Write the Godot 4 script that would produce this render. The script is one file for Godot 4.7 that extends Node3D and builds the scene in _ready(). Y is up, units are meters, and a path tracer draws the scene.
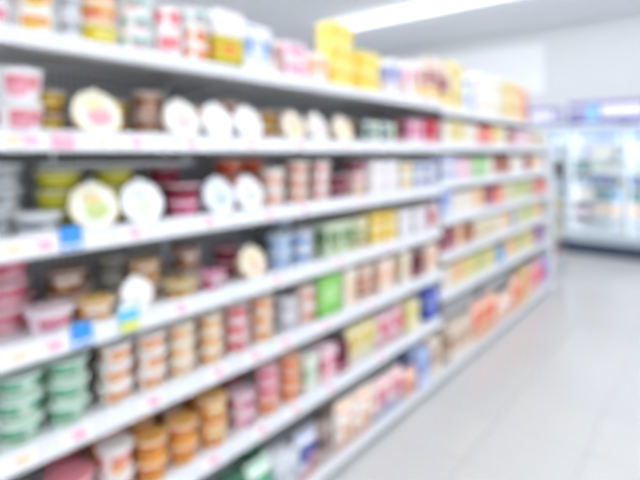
extends Node3D
# A shop aisle: two sections of white shelving full of noodle bowls and packs, a wall of glass-door fridges at the end.

const LIGHT_ROWS = [2.4, -0.5, -3.4, -6.25]
const CEILING_Y = 3.56
const FRONT = -1.40          # plane of the shelf rails
const BACK = -1.83           # plane of the back panels
const SHELVES_A = [1.78, 1.50, 1.216, 0.936, 0.66, 0.348]
const SHELVES_B = [1.75, 1.505, 1.25, 1.0, 0.755, 0.49]
const SHELF_TOP = 0.045
const DECK_TOP = 0.062
const CELLS = 16
const CELL = 96

var M = {}
var meshes = {}
var protos = {}
var counts = {}
var cell_of = {}
var rng = RandomNumberGenerator.new()


func _ready():
	rng.seed = 7
	# ---- camera: a level lens shifted down, focused at arm's length so that the whole aisle is out of focus
	var cam := Camera3D.new()
	cam.name = "camera"
	add_child(cam)
	cam.position = Vector3(0, 1.5, 0)
	cam.rotation_degrees.y = 39.3
	cam.projection = Camera3D.PROJECTION_FRUSTUM
	var lens := CameraAttributesPhysical.new()
	lens.frustum_near = 0.05
	lens.frustum_far = 100.0
	lens.frustum_focal_length = 50.0
	lens.frustum_focus_distance = 0.3
	lens.exposure_aperture = 5.7
	cam.attributes = lens
	cam.near = 0.05
	cam.far = 100.0
	cam.size = 0.05
	cam.frustum_offset = Vector2(0, -88.0 / 480.0 * 0.05)
	cam.current = true
	# ---- environment
	var env := Environment.new()
	env.background_mode = Environment.BG_COLOR
	env.background_color = Color(0, 0, 0)
	env.tonemap_mode = Environment.TONE_MAPPER_LINEAR
	env.tonemap_exposure = 1.0
	env.sdfgi_enabled = true
	env.ssao_enabled = true
	env.ssil_enabled = true
	var we := WorldEnvironment.new()
	we.environment = env
	add_child(we)
	make_materials()
	# ---- ceiling light rows (the lamps of the shop)
	for z in LIGHT_ROWS:
		light_row(z, 8.2)
	# ---- structure, then objects
	room()
	shelving()
	fridge()
	end_rack()
	stock_shelves()
	price_tags()
	fridge_stock()


# ------------------------------------------------------------------ helpers
func mat(color: Color, rough := 0.6, metal := 0.0) -> StandardMaterial3D:
	var m := StandardMaterial3D.new()
	m.albedo_color = color
	m.roughness = rough
	m.metallic = metal
	return m


func hex(h: String) -> Color:
	return Color.html(h)


func numbered(called: String) -> String:
	var n = counts.get(called, 0)
	counts[called] = n + 1
	return called if n == 0 else "%s_%03d" % [called, n]


func tag(o, label: String, category: String, group := ""):
	o.set_meta("label", label)
	o.set_meta("category", category)
	if group != "":
		o.set_meta("group", group)
	return o


func thing(called: String, label: String, category: String, at := Vector3.ZERO, group := "") -> Node3D:
	var o := Node3D.new()
	o.name = numbered(called)
	add_child(o)
	o.position = at
	tag(o, label, category, group)
	return o


func part(called: String, mesh: Mesh, m: Material, parent: Node, at := Vector3.ZERO) -> MeshInstance3D:
	var o := MeshInstance3D.new()
	o.name = called
	o.mesh = mesh
	o.material_override = m
	o.position = at
	o.cast_shadow = GeometryInstance3D.SHADOW_CASTING_SETTING_ON
	parent.add_child(o, true)
	return o


func struct(called: String, mesh: Mesh, m: Material, at := Vector3.ZERO) -> MeshInstance3D:
	var o := part(called, mesh, m, self, at)
	o.set_meta("kind", "structure")
	return o


func tri(st: SurfaceTool, a: Vector3, b: Vector3, c: Vector3, n: Vector3, ua := Vector2.ZERO, ub := Vector2.ZERO, uc := Vector2.ZERO):
	# front faces run clockwise seen from the side the normal points to
	var flip: bool = (b - a).cross(c - a).dot(n) > 0.0
	st.set_normal(n); st.set_uv(ua); st.add_vertex(a)
	if flip:
		st.set_normal(n); st.set_uv(uc); st.add_vertex(c)
		st.set_normal(n); st.set_uv(ub); st.add_vertex(b)
	else:
		st.set_normal(n); st.set_uv(ub); st.add_vertex(b)
		st.set_normal(n); st.set_uv(uc); st.add_vertex(c)


func begin() -> SurfaceTool:
	var st := SurfaceTool.new()
	st.begin(Mesh.PRIMITIVE_TRIANGLES)
	return st


func uv_in(cell: int, u: float, v: float) -> Vector2:
	# a place inside one square of the packaging print sheet
	var k := 1.0 / CELLS
	return Vector2((cell % CELLS + 0.02 + 0.96 * u) * k, (cell / CELLS + 0.02 + 0.96 * v) * k)


# a box with chamfered edges, its base centred on the origin; x = depth, y = height, z = width
func slab(sx: float, sy: float, sz: float, b := 0.003, cell := -1, centred := false) -> ArrayMesh:
	var key := "slab %f %f %f %f %d %s" % [sx, sy, sz, b, cell, centred]
	if meshes.has(key):
		return meshes[key]
	var st := begin()
	var h := Vector3(sx, sy, sz) * 0.5
	var off := Vector3.ZERO if centred else Vector3(0, h.y, 0)
	for axis in 3:
		var u_axis := (axis + 1) % 3
		var v_axis := (axis + 2) % 3
		for s in [-1.0, 1.0]:
			var n := Vector3.ZERO
			n[axis] = s
			var p := []
			var uvs := []
			for q in [[-1, -1], [1, -1], [1, 1], [-1, 1]]:
				var v := Vector3.ZERO
				v[axis] = s * h[axis]
				v[u_axis] = q[0] * (h[u_axis] - b)
				v[v_axis] = q[1] * (h[v_axis] - b)
				p.append(v + off)
				if cell < 0:
					uvs.append(Vector2(v[u_axis], v[v_axis]))
				elif axis == 1:
					uvs.append(uv_in(cell, 0.02, 0.02))
				else:
					var across := (v.z / sz + 0.5) if axis == 0 else (v.x / sx + 0.5)
					uvs.append(uv_in(cell, 1.0 - across, 0.5 - v.y / sy))
			tri(st, p[0], p[1], p[2], n, uvs[0], uvs[1], uvs[2])
			tri(st, p[0], p[2], p[3], n, uvs[0], uvs[2], uvs[3])
	var flat := uv_in(cell, 0.02, 0.02) if cell >= 0 else Vector2.ZERO
	for axis in 3:          # chamfers along the axis
		var a1 := (axis + 1) % 3
		var a2 := (axis + 2) % 3
		for s1 in [-1.0, 1.0]:
			for s2 in [-1.0, 1.0]:
				var n := Vector3.ZERO
				n[a1] = s1
				n[a2] = s2
				n = n.normalized()
				var p := []
				for q in [[-1, 0], [1, 0], [1, 1], [-1, 1]]:
					var v := Vector3.ZERO
					v[axis] = q[0] * (h[axis] - b)
					v[a1] = s1 * (h[a1] - (b if q[1] == 1 else 0.0))
					v[a2] = s2 * (h[a2] - (0.0 if q[1] == 1 else b))
					p.append(v + off)
				tri(st, p[0], p[1], p[2], n, flat, flat, flat)
				tri(st, p[0], p[2], p[3], n, flat, flat, flat)
	for s0 in [-1.0, 1.0]:
		for s1 in [-1.0, 1.0]:
			for s2 in [-1.0, 1.0]:
				var n := Vector3(s0, s1, s2).normalized()
				tri(st, off + Vector3(s0 * h.x, s1 * (h.y - b), s2 * (h.z - b)), off + Vector3(s0 * (h.x - b), s1 * h.y, s2 * (h.z - b)), off + Vector3(s0 * (h.x - b), s1 * (h.y - b), s2 * h.z), n, flat, flat, flat)
	var m := st.commit()
	meshes[key] = m
	return m


# a profile in x, y drawn along z from 0 to -length
func extrude(profile: PackedVector2Array, length: float) -> ArrayMesh:
	var st := begin()
	var n := profile.size()
	var clockwise := Geometry2D.is_polygon_clockwise(profile)
	for i in n:
		var a := profile[i]
		var b := profile[(i + 1) % n]
		var d := (b - a).normalized()
		var nn := Vector3(-d.y, d.x, 0) if clockwise else Vector3(d.y, -d.x, 0)
		var p0 := Vector3(a.x, a.y, 0)
		var p1 := Vector3(b.x, b.y, 0)
		var far := Vector3(0, 0, -length)
		tri(st, p0, p1, p1 + far, nn)
		tri(st, p0, p1 + far, p0 + far, nn)
	var ids := Geometry2D.triangulate_polygon(profile)
	for k in range(0, ids.size(), 3):
		for z in [0.0, -length]:
			var q := []
			for j in 3:
				q.append(Vector3(profile[ids[k + j]].x, profile[ids[k + j]].y, z))
			tri(st, q[0], q[1], q[2], Vector3(0, 0, 1 if z == 0.0 else -1))
	return st.commit()


# rings of [radius, height] joined round the y axis; the print is wrapped three times round when a cell is given
func lathe(rings: Array, segs := 24, cell := -1, top_view := false) -> ArrayMesh:
	var st := begin()
	var y_low: float = rings[0][1]
	var y_high: float = rings[rings.size() - 1][1]
	var r_most := 0.0
	for r in rings:
		r_most = maxf(r_most, r[0])
	for i in rings.size() - 1:
		var r0: float = rings[i][0]
		var y0: float = rings[i][1]
		var r1: float = rings[i + 1][0]
		var y1: float = rings[i + 1][1]
		var out := Vector2(y1 - y0, r0 - r1).normalized()
		for k in segs:
			var t0 := TAU * k / segs
			var t1 := TAU * (k + 1) / segs
			var p := [Vector3(r0 * cos(t0), y0, r0 * sin(t0)), Vector3(r0 * cos(t1), y0, r0 * sin(t1)), Vector3(r1 * cos(t1), y1, r1 * sin(t1)), Vector3(r1 * cos(t0), y1, r1 * sin(t0))]
			var nn := [Vector3(out.x * cos(t0), out.y, out.x * sin(t0)), Vector3(out.x * cos(t1), out.y, out.x * sin(t1))]
			var uvs := [Vector2.ZERO, Vector2.ZERO, Vector2.ZERO, Vector2.ZERO]
			if cell >= 0 and top_view:
				for j in 4:
					uvs[j] = uv_in(cell, 0.5 - p[j].z / r_most * 0.5, 0.5 + p[j].x / r_most * 0.5)
			elif cell >= 0:
				var per := segs / 3
				var ua := float((k + per / 2) % per) / per
				var ub := ua + 1.0 / per
				var va := 1.0 - (y0 - y_low) / (y_high - y_low)
				var vb := 1.0 - (y1 - y_low) / (y_high - y_low)
				uvs = [uv_in(cell, ua, va), uv_in(cell, ub, va), uv_in(cell, ub, vb), uv_in(cell, ua, vb)]
			for f in [[0, 1, 2], [0, 2, 3]]:
				var a: Vector3 = p[f[0]]
				var b: Vector3 = p[f[1]]
				var c: Vector3 = p[f[2]]
				if (b - a).cross(c - a).length_squared() < 1e-16:
					continue
				var order := [f[0], f[1], f[2]]
				if (b - a).cross(c - a).dot(nn[0] + nn[1]) > 0.0:
					order = [f[0], f[2], f[1]]
				for j in order:
					st.set_normal(nn[0] if j == 0 or j == 3 else nn[1])
					st.set_uv(uvs[j])
					st.add_vertex(p[j])
	return st.commit()


# a filled bag: a soft pillow, front towards +x
func pillow(w: float, h: float, thick: float, cell: int, base_y: float) -> ArrayMesh:
	var st := begin()
	var n := 10
	for side in [1.0, -1.0]:
		var grid := []
		for i in n + 1:
			var row := []
			for j in n + 1:
				var a := float(j) / n * 2.0 - 1.0
				var b := float(i) / n * 2.0 - 1.0
				var bulge := pow(maxf(0.0, 1.0 - pow(absf(a), 3.0)), 0.6) * pow(maxf(0.0, 1.0 - pow(absf(b), 2.6)), 0.55)
				bulge *= 1.0 + 0.06 * sin(a * 7.0 + b * 3.0) * (1.0 - b * b)
				var pinch := 1.0 - 0.05 * (1.0 - b * b)
				row.append(Vector3(side * bulge * thick * 0.5, base_y + (b + 1.0) * 0.5 * h, a * w * 0.5 * pinch))
			grid.append(row)
		for i in n:
			for j in n:
				var id := [[i, j], [i, j + 1], [i + 1, j + 1], [i + 1, j]]
				var order := [0, 1, 2, 0, 2, 3] if side < 0 else [0, 2, 1, 0, 3, 2]
				st.set_smooth_group(0 if side > 0 else 1)
				for k in order:
					var q: Array = id[k]
					st.set_uv(uv_in(cell, 1.0 - float(q[1]) / n, 1.0 - float(q[0]) / n))
					st.add_vertex(grid[q[0]][q[1]])
	st.generate_normals()
	return st.commit()


# ------------------------------------------------------------------ materials and packaging print
func make_materials():
	M.steel = mat(Color(0.90, 0.905, 0.915), 0.42)
	M.rail = mat(Color(0.91, 0.92, 0.94), 0.35)
	M.upright = mat(Color(0.56, 0.57, 0.58), 0.5)
	M.kick = mat(Color(0.50, 0.51, 0.51), 0.5)
	M.wall = mat(Color(0.86, 0.87, 0.88), 0.85)
	M.board = mat(Color(0.93, 0.94, 0.955), 0.6)
	M.ceiling = mat(Color(0.955, 0.965, 0.985), 0.9)
	M.housing = mat(Color(0.88, 0.90, 0.93), 0.6)
	M.grout = mat(Color(0.70, 0.71, 0.73), 0.8)
	M.tiles = [mat(Color(0.788, 0.787, 0.783), 0.2), mat(Color(0.782, 0.782, 0.78), 0.21), mat(Color(0.792, 0.789, 0.783), 0.19)]
	M.tag_white = mat(Color(0.97, 0.97, 0.98), 0.5)
	M.tag_pink = mat(Color(0.94, 0.68, 0.77), 0.6)
	M.tag_peach = mat(Color(0.96, 0.86, 0.74), 0.6)
	M.tag_blue = mat(Color(0.22, 0.58, 0.90), 0.5)
	M.tag_cyan = mat(Color(0.36, 0.76, 0.90), 0.5)
	M.tag_yellow = mat(Color(0.89, 0.90, 0.42), 0.5)
	M.rim = mat(Color(0.95, 0.95, 0.95), 0.4)
	M.cap = mat(Color(0.2, 0.22, 0.24), 0.45)
	M.black = mat(Color(0.09, 0.10, 0.11), 0.5)
	M.navy_kick = mat(Color(0.20, 0.25, 0.33), 0.5)
	M.fridge = mat(Color(0.80, 0.84, 0.87), 0.4)
	M.fridge_in = mat(Color(0.86, 0.90, 0.93), 0.5)
	M.chrome = mat(Color(0.75, 0.77, 0.8), 0.3, 0.9)
	M.lavender = mat(Color(0.50, 0.48, 0.68), 0.5)
	M.sign_white = mat(Color(0.95, 0.95, 0.97), 0.5)
	M.sign_blue = mat(Color(0.55, 0.78, 0.93), 0.5)
	M.glass = mat(Color(0.9, 0.97, 1.0, 0.08), 0.03)
	M.glass.transparency = BaseMaterial3D.TRANSPARENCY_ALPHA
	M.lamp = mat(Color(1, 1, 1), 0.5)
	M.lamp.emission_enabled = true
	M.lamp.emission = Color(0.96, 0.98, 1.0)
	M.lamp.emission_energy_multiplier = 1.5
	M.led = M.lamp.duplicate()
	M.led.emission_energy_multiplier = 0.7
	# pegboard: rows of punched holes
	var img := Image.create(32, 32, false, Image.FORMAT_RGB8)
	img.fill(Color(0.74, 0.75, 0.76))
	img.fill_rect(Rect2i(12, 6, 8, 20), Color(0.30, 0.31, 0.32))
	img.generate_mipmaps()
	M.peg = mat(Color(1, 1, 1), 0.6)
	M.peg.albedo_texture = ImageTexture.create_from_image(img)
	M.peg.uv1_triplanar = true
	M.peg.uv1_world_triplanar = true
	M.peg.uv1_scale = Vector3(40, 40, 40)
	print_sheet()


func spot(img: Image, ox: int, oy: int, cx: float, cy: float, rx: float, ry: float, c: Color):
	for y in range(int(maxf(0, (cy - ry) * CELL)), int(minf(CELL, (cy + ry) * CELL + 1))):
		for x in range(int(maxf(0, (cx - rx) * CELL)), int(minf(CELL, (cx + rx) * CELL + 1))):
			var dx := (float(x) / CELL - cx) / rx
			var dy := (float(y) / CELL - cy) / ry
			if dx * dx + dy * dy <= 1.0:
				img.set_pixel(ox + x, oy + y, c)


func bar(img: Image, ox: int, oy: int, x0: float, y0: float, w: float, h: float, c: Color):
	img.fill_rect(Rect2i(ox + int(x0 * CELL), oy + int(y0 * CELL), int(w * CELL), int(maxf(1, h * CELL))), c)


func print_sheet():
	var r := RandomNumberGenerator.new()
	r.seed = 21
	var img := Image.create(CELLS * CELL, CELLS * CELL / 2, false, Image.FORMAT_RGB8)
	img.fill(Color(0.95, 0.95, 0.95))
	var at := 0
	for s in STYLES:
		var d = STYLES[s]
		for is_lid in ([false, true] if d[7] == 3 else [false]):
			var ox := at % CELLS * CELL
			var oy := at / CELLS * CELL
			var base := hex(d[6] if is_lid else d[3])
			var c1 := hex(d[4])
			var c2 := hex(d[5])
			bar(img, ox, oy, 0, 0, 1, 1, base)
			var dark := c1.darkened(0.35)
			var pat: int = 3 if is_lid else (1 if d[7] == 3 else d[7])
			if pat == 0:            # a coloured panel with a picture spot and a few lines of small print
				bar(img, ox, oy, 0.12, 0.2, 0.74, 0.4, c1)
				spot(img, ox, oy, 0.62, 0.66, 0.24, 0.2, c2)
				spot(img, ox, oy, 0.62, 0.66, 0.11, 0.09, c1.lightened(0.3))
				for k in 2:
					bar(img, ox, oy, 0.26, 0.3 + k * 0.13, r.randf_range(0.2, 0.4), 0.03, base)
				for k in 3:
					bar(img, ox, oy, 0.14, 0.66 + k * 0.08, r.randf_range(0.12, 0.24), 0.025, dark.lerp(base, 0.5))
			elif pat == 1:          # a broad band and a foot line
				bar(img, ox, oy, 0, 0.3, 1, 0.34, c1)
				bar(img, ox, oy, 0, 0.68, 1, 0.13, c2)
				spot(img, ox, oy, 0.5, 0.47, 0.2, 0.15, base)
				bar(img, ox, oy, 0.36, 0.44, 0.28, 0.05, dark)
				bar(img, ox, oy, 0.1, 0.1, 0.3, 0.05, c1)
			elif pat == 2:          # solid colour with a lighter flash
				bar(img, ox, oy, 0, 0.78, 1, 0.22, c1)
				spot(img, ox, oy, 0.45, 0.42, 0.3, 0.16, c2)
				bar(img, ox, oy, 0.3, 0.38, 0.3, 0.07, c1)
				bar(img, ox, oy, 0.15, 0.12, 0.7, 0.06, c1)
			elif pat == 3:          # lid: rim ring, printed patch and short lines
				spot(img, ox, oy, 0.5, 0.5, 0.47, 0.47, c2.lerp(base, 0.45))
				spot(img, ox, oy, 0.5, 0.5, 0.42, 0.42, base)
				spot(img, ox, oy, 0.52, 0.58, 0.26, 0.18, c1.lerp(base, 0.35))
				spot(img, ox, oy, 0.44, 0.33, 0.2, 0.12, c2.lerp(base, 0.35))
				for k in 3:
					bar(img, ox, oy, 0.32, 0.66 + k * 0.06, r.randf_range(0.2, 0.36), 0.022, dark.lerp(base, 0.45))
			elif pat == 4:          # nearly all band
				bar(img, ox, oy, 0, 0.08, 1, 0.56, c1.lerp(base, 0.2))
				bar(img, ox, oy, 0, 0.6, 1, 0.08, c2)
				spot(img, ox, oy, 0.35, 0.36, 0.16, 0.2, base)
				bar(img, ox, oy, 0.58, 0.3, 0.26, 0.06, base)
				bar(img, ox, oy, 0.2, 0.76, 0.6, 0.1, c1)
			else:                   # big dots
				for q in [[0.3, 0.55], [0.66, 0.62], [0.4, 0.82], [0.72, 0.36]]:
					spot(img, ox, oy, q[0], q[1], 0.13, 0.1, c1)
					spot(img, ox, oy, q[0], q[1], 0.06, 0.045, c1.darkened(0.25))
				bar(img, ox, oy, 0.1, 0.12, 0.5, 0.1, c2)
			if d[0] == "pouch":     # bags carry colour down to the seal
				bar(img, ox, oy, 0, 0.86, 1, 0.14, c2)
				bar(img, ox, oy, 0, 0.0, 1, 0.08, c1.lerp(base, 0.4))
			cell_of[s + ("/lid" if is_lid else "")] = at
			at += 1
	assert(at <= CELLS * CELLS / 2)
	var tex := ImageTexture.create_from_image(img)
	M.print = mat(Color(1, 1, 1), 0.42)
	M.print.albedo_texture = tex
	M.print.uv1_scale = Vector3(1, 2, 1)
	M.foil = mat(Color(1, 1, 1), 0.3)
	M.foil.albedo_texture = tex
	M.foil.uv1_scale = Vector3(1, 2, 1)


# ------------------------------------------------------------------ lamps and room
func light_row(z: float, energy: float):
	var bays := 4
	var length := 2.3
	for i in bays:
		var x := -4.9 + length * (i + 0.5)
		var o := thing("ceiling_light", "long white fluorescent fitting, %s row from the fridges, %s counted from behind the shelving" % [["fourth", "third", "second", "first"][LIGHT_ROWS.find(z)], ["first", "second", "third", "fourth"][i]], "light", Vector3(x, CEILING_Y, z), "ceiling light fittings")
		part("housing", slab(length - 0.01, 0.05, 0.1, 0.006), M.housing, o, Vector3(0, -0.052, 0))
		part("diffuser", slab(length - 0.03, 0.04, 0.045, 0.012), M.lamp, o, Vector3(0, -0.093, 0))
		var l := AreaLight3D.new()
		l.name = "lamp_light"
		o.add_child(l)
		l.position = Vector3(0, -0.1, 0)
		l.rotation_degrees.x = -90
		l.area_size = Vector2(length - 0.04, 0.045)
		l.light_color = Color(0.982, 0.99, 1.0)
		l.light_energy = energy / bays
		l.area_range = 30.0
		l.shadow_enabled = true
		for side in [-1, 1]:          # the tube also shines sideways and up
			var g := AreaLight3D.new()
			g.name = "tube_side_light"
			o.add_child(g)
			g.position = Vector3(0, -0.075, side * 0.026)
			g.rotation_degrees.y = 180.0 if side > 0 else 0.0
			g.area_size = Vector2(length - 0.04, 0.02)
			g.light_color = Color(0.982, 0.99, 1.0)
			g.light_energy = energy * 0.085
			g.area_range = 30.0
			g.shadow_enabled = true


func room():
	var x0 := -6.5
	var x1 := 4.5
	var z0 := 3.2
	var z1 := -8.5
	var cx := (x0 + x1) / 2
	var cz := (z0 + z1) / 2
	var fl := struct("floor", slab(x1 - x0, 0.15, z0 - z1, 0.001), M.grout, Vector3(cx, -0.156, cz))
	var size := 0.45
	var mesh := slab(size - 0.0025, 0.0058, size - 0.0025, 0.0006)
	var ix := -1.387
	while ix < 3.0:
		var iz := 0.9
		while iz > -8.0:
			part("tile", mesh, M.tiles[rng.randi() % 3], fl, Vector3(ix + size / 2, 0.15, iz - size / 2))
			iz -= size
		ix += size
	part("plain_floor", slab(-1.389 - x0, 0.0058, z0 - z1, 0.001), M.tiles[0], fl, Vector3((x0 - 1.389) / 2 - cx, 0.15, 0))
	for c in fl.get_children():          # the tiles are laid in room coordinates
		if c.name.begins_with("tile"):
			c.position -= Vector3(cx, 0, cz)
	struct("ceiling", slab(x1 - x0, 0.15, z0 - z1, 0.001), M.ceiling, Vector3(cx, CEILING_Y, cz))
	struct("wall_back", slab(x1 - x0 + 0.3, CEILING_Y + 0.3, 0.15, 0.001), M.wall, Vector3(cx, -0.15, z1 - 0.075))
	struct("wall_front", slab(x1 - x0 + 0.3, CEILING_Y + 0.3, 0.15, 0.001), M.wall, Vector3(cx, -0.15, z0 + 0.075))
	struct("wall_left", slab(0.15, CEILING_Y + 0.3, z0 - z1, 0.001), M.wall, Vector3(x0 - 0.075, -0.15, cz))
	struct("wall_right", slab(0.15, CEILING_Y + 0.3, z0 - z1, 0.001), M.wall, Vector3(x1 + 0.075, -0.15, cz))
	# white board fixed high on the back wall
	var b := thing("wall_board", "large blank bright white board fixed high on the wall beside the fridge signs", "board", Vector3(-3.35, 2.45, z1 + 0.02))
	part("panel", slab(2.4, 0.86, 0.03, 0.004), M.board, b)
	part("edge_trim", slab(0.05, 0.9, 0.04, 0.004), M.wall, b, Vector3(-1.225, -0.02, 0.005))


# ------------------------------------------------------------------ shelving
func rail_profile(top: bool) -> PackedVector2Array:
	# front rail of a shelf, leaning back a little; x = 0 is the front plane, y = 0 its lower edge
	if top:
		return PackedVector2Array([Vector2(-0.016, 0.0), Vector2(-0.002, 0.0), Vector2(0, 0.003), Vector2(0, 0.042), Vector2(-0.002, 0.045), Vector2(-0.016, 0.045)])
	return PackedVector2Array([Vector2(-0.016, 0.0), Vector2(0.0, 0.0), Vector2(0.002, 0.005), Vector2(-0.001, 0.007), Vector2(-0.012, 0.054), Vector2(-0.009, 0.058), Vector2(-0.013, 0.062), Vector2(-0.018, 0.06)])


func shelving():
	var bay := 0.9
	var starts := [0.6, -0.3, -1.2, -2.1, -3.0, -3.9, -4.8]
	var w := bay - 0.003
	var plate := extrude(PackedVector2Array([Vector2(0, 0.022), Vector2(0, SHELF_TOP), Vector2(-0.405, SHELF_TOP), Vector2(-0.405, 0.012), Vector2(-0.385, 0.012), Vector2(-0.385, 0.022)]), w)
	var rail := extrude(rail_profile(false), w)
	var rail_top := extrude(rail_profile(true), w)
	var bracket := extrude(PackedVector2Array([Vector2(-0.405, -0.03), Vector2(-0.06, 0.012), Vector2(-0.06, 0.0215), Vector2(-0.384, 0.0215), Vector2(-0.405, 0.0115)]), 0.012)
	for i in starts.size():
		var z: float = starts[i] - 0.0015
		var end_run := i >= 4
		var held: String = ["with bare shelves starting the long section", "holding the jade-banded bowls and the olive yellow bowls", "holding the toffee orange cups and the light azure bowls", "holding the lime green carton and the yellow banded cartons", "holding the leaf green cartons and a powder blue pair", "holding the ivory and sand coloured cartons, middle of the end section", "next to the narrow end unit, holding the grape purple cartons"][i]
		var u := thing("shelving_unit", "white steel shelving bay %s" % held, "shelving", Vector3(0, 0, z), "bays of the end section" if end_run else "bays of the long section")
		part("back_panel", slab(0.02, 1.72, w - 0.04, 0.002), M.peg, u, Vector3(BACK - 0.011, 0.12, -w / 2))
		part("upright", slab(0.05, 1.86, 0.036, 0.003), M.upright, u, Vector3(BACK - 0.026, 0.0, -0.0185))
		var deck := part("base_deck", extrude(PackedVector2Array([Vector2(-1.347, 0.03), Vector2(-1.347, 0.058), Vector2(-1.352, 0.062), Vector2(BACK, 0.062), Vector2(BACK, 0.048), Vector2(-1.362, 0.048), Vector2(-1.362, 0.03)]), w), M.steel, u)
		part("price_rail", rail_top, M.rail, deck, Vector3(-1.343, 0.035, 0))
		part("kick_plate", slab(0.02, 0.046, w, 0.002), M.kick, u, Vector3(-1.378, 0.001, -w / 2))
		var k := 0
		for y in (SHELVES_B if end_run else SHELVES_A):
			var s := part("shelf", plate, M.steel, u, Vector3(FRONT - 0.018, y, 0))
			part("price_rail", rail_top if k == 0 else rail, M.rail, s, Vector3(0.018, 0, 0))
			part("bracket", bracket, M.steel, s, Vector3(-0.0005, 0, -0.045))
			part("bracket", bracket, M.steel, s, Vector3(-0.0005, 0, -w + 0.055))
			if i == 1 and k == 1:          # a white stop bar hung under the second shelf
				part("stop_bar", slab(0.014, 0.016, 0.56, 0.003), M.rail, s, Vector3(-0.17, -0.05, -0.57))
				for q in [-0.24, 0.24]:
					part("hanger", slab(0.004, 0.056, 0.012, 0.001), M.steel, s, Vector3(-0.17, -0.0345, -0.57 + q))
			k += 1
		if i == 6:
			part("end_panel", slab(0.46, 1.62, 0.02, 0.003), M.steel, u, Vector3(-1.64, 0.0, -w - 0.012))


func end_rack():
	# narrow white panel unit closing the run, then a little rack by itself
	var p := thing("end_unit", "narrow white end unit closing the shelving run", "shelving", Vector3(-1.66, 0, -5.84))
	part("side_panel", slab(0.02, 1.42, 0.2, 0.003), M.steel, p, Vector3(0.25, 0, 0))
	part("side_panel", slab(0.02, 1.42, 0.2, 0.003), M.steel, p, Vector3(-0.25, 0, 0))
	part("back_panel", slab(0.48, 1.42, 0.015, 0.003), M.steel, p, Vector3(0, 0, 0.09))
	part("plinth", slab(0.478, 0.12, 0.18, 0.003), M.steel, p, Vector3(0, 0, -0.01))
	for y in [0.45, 0.8, 1.12]:
		part("shelf", slab(0.478, 0.02, 0.18, 0.003), M.steel, p, Vector3(0, y, -0.01))
	var r := thing("display_rack", "slim wire display rack holding yellow and brown packs, black head on top", "rack", Vector3(-1.6, 0, -6.42))
	for x in [-0.15, 0.15]:
		for z in [-0.12, 0.12]:
			part("post", slab(0.016, 1.2, 0.016, 0.003), M.chrome, r, Vector3(x, 0, z))
	for y in [0.2, 0.46, 0.74]:
		part("shelf", slab(0.34, 0.015, 0.28, 0.003), M.steel, r, Vector3(0, y, 0))
	var top := part("head_box", slab(0.3, 0.2, 0.12, 0.012), M.black, r, Vector3(0.03, 1.19, 0))
	part("screen_frame", slab(0.004, 0.15, 0.09, 0.001), M.cap, top, Vector3(0.151, 0.025, 0))
	for q in [[0.477, "dijon"], [0.757, "dijon"], [0.217, "garnet"]]:
		for k in 2:
			var o = copy_of(q[1])
			o.position = Vector3(-1.525, q[0], -6.365 - k * 0.11)
			var d = STYLES[q[1]]
			tag(o, "%s on the slim wire display rack, %s tier, %s of two" % [d[8], {0.477: "middle", 0.757: "upper", 0.217: "lower"}[q[0]], "first" if k == 0 else "second"], "carton", d[8] + "s on the rack")


# ------------------------------------------------------------------ packs
func copy_of(style: String) -> Node3D:
	var d = STYLES[style]
	var called: String = {"bowl": "noodle_bowl", "cup": "noodle_cup", "box": "carton", "pouch": "snack_bag", "jar": "jar"}[d[0]]
	var o: Node3D
	if protos.has(style):
		o = protos[style].duplicate()
	else:
		o = make_pack(style)
		protos[style] = o
	o.name = numbered(called)
	add_child(o)
	return o


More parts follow.
